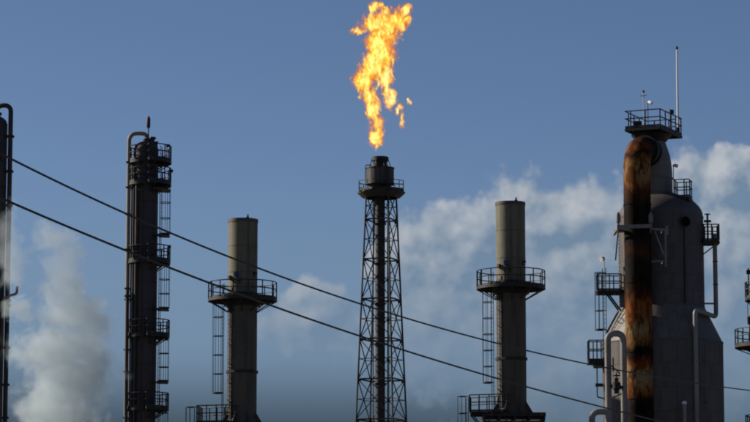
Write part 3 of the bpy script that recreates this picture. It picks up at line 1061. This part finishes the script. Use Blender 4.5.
    # valve platform on the flank, and the grey pipe that drops from it
    yf = -0.9
    q = Y + yf
    X = lambda u: at(u, 270, q).x - b.x
    Z = lambda v: zz(v, q)
    x0, x1 = X(703.5), X(718.8)
    zf = Z(241)
    pf3 = poly_platform(t, [(x0, yf - 0.55), (x1, yf - 0.55), (x1, yf + 0.9), (x0, yf + 0.9)], zf, h=1.15, spacing=0.55)
    MB().beam((x0 - 0.3, yf, zf - 1.2), (x1 - 0.1, yf, zf - 0.2), 0.09, 0.09).build('bracket', 'steel', pf3)
    xv = X(708.5)
    vb = MB().tube([(xv, yf + 0.1, zf), (xv, yf + 0.1, Z(214))], 0.075, 10).build('valve', 'pipe_dark', t)
    MB().tube([(xv - 0.26, yf + 0.1, Z(221)), (xv + 0.26, yf + 0.1, Z(221))], 0.09, 10).build('valve_flange', 'pipe_dark', vb)
    MB().tube(arc(xv, yf + 0.1, Z(214), 0.2, 0, 2 * PI * 0.98, 16), 0.03, 6).build('handwheel', 'pipe_dark', vb)
    x715 = X(715.3)
    yp = -r2 - 0.35
    # the drop pipe runs down, back to the vessel flank and on down the lower shell
    xl = at(696.2, 370, Y - 4.1).x - b.x
    dp = MB().tube(bend([(x715, yf, zf + 0.5), (x715, yf, Z(317)), (xl, -4.0, zz(309.5, Y - 4.0)), (xl, -4.0, 0.5)], 0.42, 7), 0.165, 14).build('drop_pipe', 'pipe', t)
    MB().tube([(X(703), yf, Z(303.5)), (x715, yf, Z(303.5))], 0.07, 8).build('pipe_strut', 'pipe', dp)
    for v in (262, 285):
        MB().lathe([(0.16, Z(v)), (0.19, Z(v)), (0.19, Z(v) + 0.07), (0.16, Z(v) + 0.07)], 14, c=(x715, yf)).build('pipe_band', 'pipe_dark', dp)
    for v in (360, 402):
        z = zz(v, Y - 4)
        MB().beam((xl - 0.3, -4.0, z), (xl + 0.75, -3.4, z), 0.12, 0.1).build('pipe_clamp', 'pipe_dark', dp)
    # the short capped vent
    xs = at(684.5, 410, Y - 4.9).x - b.x
    sv = MB().tube([(xs, -4.9, 0.5), (xs, -4.9, zz(403, Y - 4.9))], 0.13, 12).build('vent_pipe', 'pipe', t)
    MB().lathe([(0, zz(404, Y - 4.9)), (0.17, zz(404, Y - 4.9)), (0.19, zz(402.5, Y - 4.9)), (0.12, zz(401, Y - 4.9)), (0, zz(400.5, Y - 4.9))], 12, c=(xs, -4.9)).build('cap', 'white', sv)

    # platforms and caged ladder on the sunny flank
    def px(u, v, dy):
        p = at(u, v, Y + dy)
        return p.x - b.x, p.z
    dy = -0.6
    xA0, zA = px(597.0, 291, dy)
    xA1, _ = px(620.5, 291, dy)
    pA = poly_platform(t, [(xA0, dy - 0.6), (xA1, dy - 0.6), (xA1, dy + 0.7), (xA0, dy + 0.7)], zA, h=1.18, spacing=0.8)
    for yy in (-1.1, -0.1):
        MB().beam((xA0 + 0.75, yy, zA - 0.2), (px(621, 331, dy)[0], yy, px(600, 312, dy)[1]), 0.11, 0.11).build('bracket', 'steel', pA)
        MB().beam((px(606.5, 333, dy)[0], yy, px(606, 333, dy)[1]), (px(618, 312, dy)[0], yy, px(618, 312, dy)[1]), 0.10, 0.10).build('bracket', 'steel', pA)
    xB0, zB = px(588.5, 361, dy)
    xB1, _ = px(606, 361, dy)
    pB = poly_platform(t, [(xB0, dy - 0.6), (xB1, dy - 0.6), (xB1, dy + 0.7), (xB0, dy + 0.7)], zB, h=1.45, spacing=0.55)
    MB().box(((xB0 + xB1) / 2 + 0.2, dy, zB - 0.28), (0.9, 1.1, 0.4)).build('bracket', 'steel', pB)
    xl_, _ = px(601.5, 330, dy)
    ladder(t, xl_ + 0.2, dy - 0.45, R(205), zB, zA + 1.6, cage=(zB + 2.2, zA + 1.25), hoop_gap=1.25)
    x2, z2 = px(598.5, 385, dy)
    st = MB().tube(bend([(x2 - 0.1, dy, zB - 0.1), (x2 - 0.1, dy, z2 + 0.2), (x2 - 0.1, dy, px(598, 397, dy)[1]), (x2 + 0.6, dy, px(598, 399, dy)[1])], 0.15), 0.05, 8).build('drain_line', 'pipe_dark', t)
    MB().box((x2 + 0.05, dy, z2), (0.55, 0.4, 0.22)).build('valve_body', 'pipe_dark', st)
    # floodlights, mast and whip antenna stand on the platforms
    return t, b, Y, zp, c0, er, el_, zA, zq


RX, RB, RY, ZP, C0, ER, EL_, ZA, ZQ = reactor()


def floodlight(base, h, label, lean=(-0.25, -0.2), head=0.16):
    t = thing('floodlight', base, label, 'floodlight', 'small floodlights on the vessel platforms')
    MB().tube([(0, 0, 0), (0, 0, h)], 0.03, 8).build('pole', 'galv', t)
    d = Vector((lean[0], lean[1], -0.12)).normalized()
    MB().tube([Vector((0, 0, h - 0.02)), Vector((0, 0, h)) + d * 0.10, Vector((0, 0, h)) + d * 0.34], [head * 0.5, head, head * 1.15], 12).build('lamp_head', 'white', t)
    MB().box((0, 0, h - 0.06), (0.10, 0.10, 0.14)).build('mount', 'steel', t)
    return t


p = at(604.5, 275, RY - 0.7)
floodlight((p.x, p.y, ZA), zz(258, RY - 0.7) - ZA, 'white floodlight on a pole over the platform beside the caged ladder of the big vessel')
p = C0 + EL_ * 1.05 + ER * 0.4
floodlight((RB.x + p.x, RY + p.y, ZP), zz(101.5, RY - 2) - ZP, 'small floodlight beside the instrument mast on the railed top platform of the vessel', lean=(0.3, -0.2), head=0.12)
p = at(673.6, 180, RY - 1.3)
floodlight((p.x, p.y, ZQ), zz(165, RY - 1.3) - ZQ, 'small floodlight standing on the small dome platform of the big vessel', lean=(0.3, -0.2), head=0.12)

p = C0 + EL_ * 1.35 + ER * 0.35
t = thing('instrument_mast', (RB.x + p.x, RY + p.y, ZP), 'thin grey instrument mast with short cross arm on the railed top platform', 'mast')
h = zz(92, RY - 2) - ZP
MB().tube([(0, 0, 0), (0, 0, h)], 0.035, 8).build('pole', 'galv', t)
MB().tube([(-0.28, 0, h - 0.25), (0.24, 0, h - 0.2)], 0.025, 6).build('cross_arm', 'galv', t)
MB().lathe([(0, h), (0.06, h), (0.09, h + 0.1), (0.03, h + 0.18), (0, h + 0.18)], 10).build('sensor', 'steel', t)

p = C0 + ER * 4.3 + EL_ * 0.12
q = RY + p.y
px_ = at(677.6, 100, q).x
t = thing('whip_antenna', (px_, q, ZP), 'tall white whip antenna rising from the railed top platform of the vessel', 'antenna')
h = zz(49, q) - ZP
MB().tube([(0, 0, 0), (0, 0, h * 0.5), (0, 0, h)], [0.085, 0.075, 0.055], 10).build('whip', 'white', t)
MB().lathe([(0, h - 0.02), (0.09, h - 0.02), (0.11, h + 0.08), (0.05, h + 0.22), (0, h + 0.22)], 10).build('tip', 'steel', t)
MB().box((0, 0, 0.35), (0.22, 0.22, 0.35)).build('mount', 'steel', t)
p = C0 + ER * 2.6 + EL_ * 0.08
t = thing('floodlight', (RB.x + p.x, RY + p.y, ZP), 'dark floodlight clamped above the rail of the vessel top platform', 'floodlight', 'small floodlights on the vessel platforms')
MB().tube([(0, 0, 0), (0, 0, 1.3)], 0.03, 8).build('pole', 'steel', t)
MB().box((0, 0, 1.42), (0.32, 0.24, 0.30), 0.4).build('lamp_head', 'steel', t)


# ================================================================== the pale pipe loop in front of the vessel
def pipe_loop():
    Y = 190.6
    p0 = at(608.2, 380, Y)
    t = thing('pipe_loop', (p0.x, Y, 0), 'pale grey pipe bent over in an upside-down loop beside the rusty riser', 'pipe')
    s = mpp(Y, 370)
    r = 3.25 * s
    x1 = (624.0 - 608.2) * s
    zt = zz(333.3, Y)
    lp = MB().tube(bend([(0, 0, 0), (0, 0, zt), (x1, 0.1, zt), (x1, 0.1, 0)], 0.56, 10), r, 18).build('loop', 'pipe', t)
    for x in (0, x1):
        MB().lathe([(r, 0.004), (r + 0.2, 0.004), (r + 0.2, 0.3), (r, 0.3)], 18, c=(x, 0.1 if x else 0)).build('pipe_foot', 'concrete', t)
    for v in (352, 372, 396):
        z = zz(v, Y)
        MB().lathe([(r, z), (r + 0.02, z), (r + 0.02, z + 0.05), (r, z + 0.05)], 18).build('pipe_band', 'pipe', lp)
    # side branch curving in from below
    xb = (591.5 - 608.2) * s
    zb = zz(411.5, Y)
    MB().tube(bend([(xb, -0.05, 0.004), (xb, -0.05, zb), (0, 0, zb)], 0.8, 9), r * 0.98, 18).build('branch', 'pipe', t)
    # control valve hung between the legs
    xc = 8.0 * s
    vz = zz(386, Y)
    cv = MB().lathe([(0, vz - 0.55), (0.17, vz - 0.55), (0.17, vz - 0.3), (0.30, vz - 0.22), (0.30, vz + 0.2), (0.14, vz + 0.3), (0.14, vz + 0.55), (0, vz + 0.55)], 14, c=(xc, -0.25)).build('control_valve', 'black', t)
    MB().tube(arc(xc, -0.25, vz + 0.72, 0.26, 0, 2 * PI * 0.98, 16), 0.035, 6).build('handwheel', 'black', cv)
    MB().tube([(xc, -0.25, vz + 0.5), (xc, -0.25, vz + 0.95)], 0.04, 6).build('spindle', 'black', cv)
    MB().tube([(0.0, -0.1, vz), (x1, 0, vz - 0.1)], 0.12, 10).build('valve_pipe', 'pipe_dark', cv)
    for (u0, v0, u1, v1) in ((611, 366, 620, 374), (612, 398, 621, 394), (613, 358, 613, 372)):
        MB().tube([((u0 - 608.2) * s, -0.3, zz(v0, Y)), ((u1 - 608.2) * s, -0.3, zz(v1, Y))], 0.05, 8).build('tubing', 'pipe_dark', cv)
    return t


pipe_loop()


# ================================================================== overhead cables in front
def cables():
    A = at(0, 178, 41.0)
    B = at(750, 400, 80.0)
    dirp = Vector((B.x - A.x, B.y - A.y))
    nrm = Vector((-dirp.y, dirp.x)).normalized()
    data = [([(12, 160), (150, 223.5), (256, 266.5), (400, 317), (600, 367), (750, 390)], 0.0, 'upper of two dark power cables sagging across in front of the towers', 0.017),
            ([(0, 198), (100, 239.5), (210, 283), (280, 308.5), (400, 349), (500, 380), (620, 411)], -0.6, 'lower of two dark power cables sagging across in front of the towers', 0.018)]
    ends = []
    for pts, off, label, rad in data:
        co = np.polyfit([p[0] for p in pts], [p[1] for p in pts], 2)
        us = np.linspace(-160, 960, 90)
        path = []
        for u in us:
            v = float(np.polyval(co, u))
            d = ray(float(u), v)
            a0 = Vector((A.x, A.y)) + nrm * off
            k = a0.dot(nrm) / Vector((d.x, d.y)).dot(nrm)
            path.append(Vector((0, 0, CAMZ)) + d * k)
        mb = MB().tube([p - path[0] for p in path], rad, 8)
        o = mb.build('power_cable', 'cable', None, tuple(path[0]))
        tag(o, label, 'cable', 'overhead power cables')
        ends.append((path[0], path[-1]))
    for i, nm in ((0, 'near'), (1, 'far')):
        p = (ends[0][i] + ends[1][i]) / 2
        ztop = max(ends[0][i].z, ends[1][i].z) + 0.6
        t = thing('utility_pole', (p.x, p.y, 0), ('brown wooden utility pole at the high end of the cables', 'brown wooden utility pole at the low end of the cables')[i], 'utility pole', 'wooden utility poles')
        MB().tube([(0, 0.25, 0), (0, 0.25, ztop)], [0.17, 0.11], 12).build('pole', 'wood', t)
        for e in ends:
            q = e[i]
            MB().tube([(0, 0.25, q.z - 0.1), (q.x - p.x, q.y - p.y, q.z)], 0.05, 8).build('insulator_arm', 'galv', t)


cables()


# ================================================================== fire and steam
def volume_object(name, items, mat, label, cat, kind=None, pad=1.25, group=None, nseg=20):
    """a closed hull lofted round a stack of blobs (world centres and radii)"""
    zs0 = min(c[2] - r[2] for c, r in items)
    zs1 = max(c[2] + r[2] for c, r in items)
    n = 40
    cy = items[0][0][1]
    rows = []
    for k in range(n + 1):
        z = zs0 + (zs1 - zs0) * k / n
        lo, hi, ry = 1e9, -1e9, 0.3
        for c, r in items:
            q = 1 - ((z - c[2]) / (r[2] * pad)) ** 2
            if q > 0:
                w = math.sqrt(q)
                lo, hi = min(lo, c[0] - r[0] * pad * w), max(hi, c[0] + r[0] * pad * w)
                ry = max(ry, (r[1] * pad) * w)
        rows.append((z, (lo + hi) / 2, max(0.15, (hi - lo) / 2), ry))
    mb = MB()
    vs, fs = [], []
    for (z, cx, rx, ry) in rows:
        for j in range(nseg):
            a = 2 * PI * j / nseg
            vs.append((cx + rx * math.cos(a), cy + ry * math.sin(a), z))
    for k in range(n):
        for j in range(nseg):
            l = (j + 1) % nseg
            fs.append((k * nseg + j, k * nseg + l, (k + 1) * nseg + l, (k + 1) * nseg + j))
    fs.append(tuple(reversed(range(nseg))))
    fs.append(tuple(n * nseg + j for j in range(nseg)))
    mb.add(vs, fs)
    o = mb.build(name, mat, None, smooth=0)
    tag(o, label, cat, group, kind)
    return o


def flame():
    Y = 280.0
    s = mpp(Y, 80)
    zo = 90.0 / 237.0

    def e(x, y, rx, ry, ryy=None):      # pixels of the enlarged crop (340,0)-(430,160)
        p = at(340 + x * zo, y * zo, Y)
        return ((p.x, Y, p.z), (rx * zo * s, (ryy or min(rx, 34)) * zo * s, ry * zo * s))
    items = [e(93, 384, 8, 16), e(96, 356, 20, 26), e(97, 322, 22, 30), e(86, 290, 22, 28), e(80, 258, 24, 30), e(66, 214, 27, 30), e(88, 182, 34, 36), e(116, 205, 24, 34, 14),
             e(106, 150, 40, 34), e(98, 118, 34, 36), e(118, 88, 36, 30), e(112, 60, 52, 26), e(150, 54, 36, 22), e(84, 66, 24, 18), e(48, 80, 20, 9), e(98, 18, 21, 15),
             e(122, 32, 18, 12), e(172, 24, 15, 19), e(160, 318, 11, 26, 9), e(157, 286, 10, 14, 8), e(136, 262, 16, 20, 8), e(124, 240, 16, 24, 10), e(183, 272, 6, 8, 6)]
    m = bpy.data.materials.new('gas_fire')
    m.use_nodes = True
    t = NT(m.node_tree)
    gm = t.n('ShaderNodeNewGeometry')
    P = gm.outputs['Position']
    w1 = t.noise(P, 0.55, 3, 0.55, out='Color')
    w2 = t.noise(t.vm('MULTIPLY', P, (1, 1, 0.6)), 1.8, 3, 0.55, out='Color')
    Pw = t.vm('ADD', P, t.vm('SCALE', t.vm('SUBTRACT', w1, (0.5, 0.5, 0.5)), scale=1.5))
    Pw = t.vm('ADD', Pw, t.vm('SCALE', t.vm('SUBTRACT', w2, (0.5, 0.5, 0.5)), scale=1.0))
    b = t.blobs(Pw, [(c, tuple(q * 1.05 for q in r)) for c, r in items])
    n = t.m('SUBTRACT', t.noise(t.vm('MULTIPLY', P, (1, 1, 0.55)), 1.25, 4, 0.56, 1.1), 0.5)
    f = t.m('ADD', b, t.m('MULTIPLY', n, 2.6))
    dens = t.smooth(f, -0.05, 0.35)
    n2 = t.noise(t.vm('MULTIPLY', Pw, (1, 1, 0.6)), 1.7, 4, 0.56, 1.0)
    heat = t.smooth(t.m('ADD', f, t.m('MULTIPLY', t.m('SUBTRACT', n2, 0.5), 1.6)), -0.05, 0.85)
    k = 2 ** -EXPO
    col = t.ramp(heat, [(0.0, (0.55, 0.13, 0.015)), (0.30, (0.85, 0.27, 0.025)), (0.55, (1.0, 0.52, 0.05)), (0.8, (1.0, 0.80, 0.12)), (1.0, (1.0, 0.93, 0.30))])
    SIG = 2.1
    em = t.n('ShaderNodeEmission')
    t.put(em.inputs[0], col)
    t.put(em.inputs[1], t.m('MULTIPLY', dens, t.m('MULTIPLY', t.m('ADD', 0.9, t.m('MULTIPLY', heat, 1.1)), SIG * k)))
    ab = t.n('ShaderNodeVolumeAbsorption')
    ab.inputs[0].default_value = (0, 0, 0, 1)
    t.put(ab.inputs[1], t.m('MULTIPLY', dens, SIG))
    ad = t.n('ShaderNodeAddShader')
    t.put(ad.inputs[0], em.outputs[0])
    t.put(ad.inputs[1], ab.outputs[0])
    o = t.n('ShaderNodeOutputMaterial')
    t.put(o.inputs['Volume'], ad.outputs[0])
    m.cycles.volume_step_rate = 0.12
    volume_object('flare_flame', items, m, 'tall ragged yellow and orange flame burning above the flare tip', 'flame', pad=1.6)


flame()


def steam():
    Y = 184.0
    s = mpp(Y, 330)

    def e(u, v, ru, rv, ry=None):
        p = at(u, v, Y)
        return ((p.x, Y, p.z), (ru * s, (ry or ru) * s, rv * s))
    items = [e(62, 520, 16, 60), e(62, 450, 36, 40), e(60, 412, 46, 34), e(72, 380, 46, 30), e(96, 368, 18, 34), e(52, 350, 42, 26), e(84, 345, 28, 26), e(74, 312, 32, 30),
             e(66, 284, 27, 28), e(68, 258, 24, 24), e(55, 238, 24, 18), e(14, 256, 17, 36, 14), e(10, 225, 14, 30, 12), e(22, 308, 22, 18, 14), e(96, 325, 18, 20)]
    m = bpy.data.materials.new('water_steam')
    m.use_nodes = True
    t = NT(m.node_tree)
    gm = t.n('ShaderNodeNewGeometry')
    P = gm.outputs['Position']
    w1 = t.noise(P, 0.35, 4, 0.55, out='Color')
    Pw = t.vm('ADD', P, t.vm('SCALE', t.vm('SUBTRACT', w1, (0.5, 0.5, 0.5)), scale=2.6))
    b = t.blobs(Pw, [(c, tuple(q * 1.04 for q in r)) for c, r in items])
    # rounded billows: folded noise, with finer wisps over it
    n = t.m('ABSOLUTE', t.m('SUBTRACT', t.noise(P, 0.62, 3, 0.5, 0.6), 0.5))
    n = t.m('SUBTRACT', 0.16, n)
    n2 = t.m('SUBTRACT', t.noise(P, 0.55, 6, 0.6, 0.4), 0.5)
    f = t.m('ADD', b, t.m('ADD', t.m('MULTIPLY', n, -2.0), t.m('MULTIPLY', n2, 1.15)))
    sp = t.n('ShaderNodeSeparateXYZ')
    t.put(sp.inputs[0], P)
    thin = t.smooth(sp.outputs[2], zz(330, Y), zz(215, Y), 1.0, 0.55)
    dens = t.m('MULTIPLY', t.smooth(f, -0.18, 0.32), t.m('MULTIPLY', thin, 0.58))
    pv = t.n('ShaderNodeVolumePrincipled')
    pv.inputs['Color'].default_value = (0.68, 0.75, 0.78, 1)
    t.put(pv.inputs['Density'], dens)
    pv.inputs['Anisotropy'].default_value = 0.2
    o = t.n('ShaderNodeOutputMaterial')
    t.put(o.inputs['Volume'], pv.outputs[0])
    m.cycles.volume_step_rate = 0.5
    volume_object('steam_plume', items, m, 'billowing white steam plume rising beside the slim dark tower', 'steam', kind='stuff', pad=1.4)


steam()
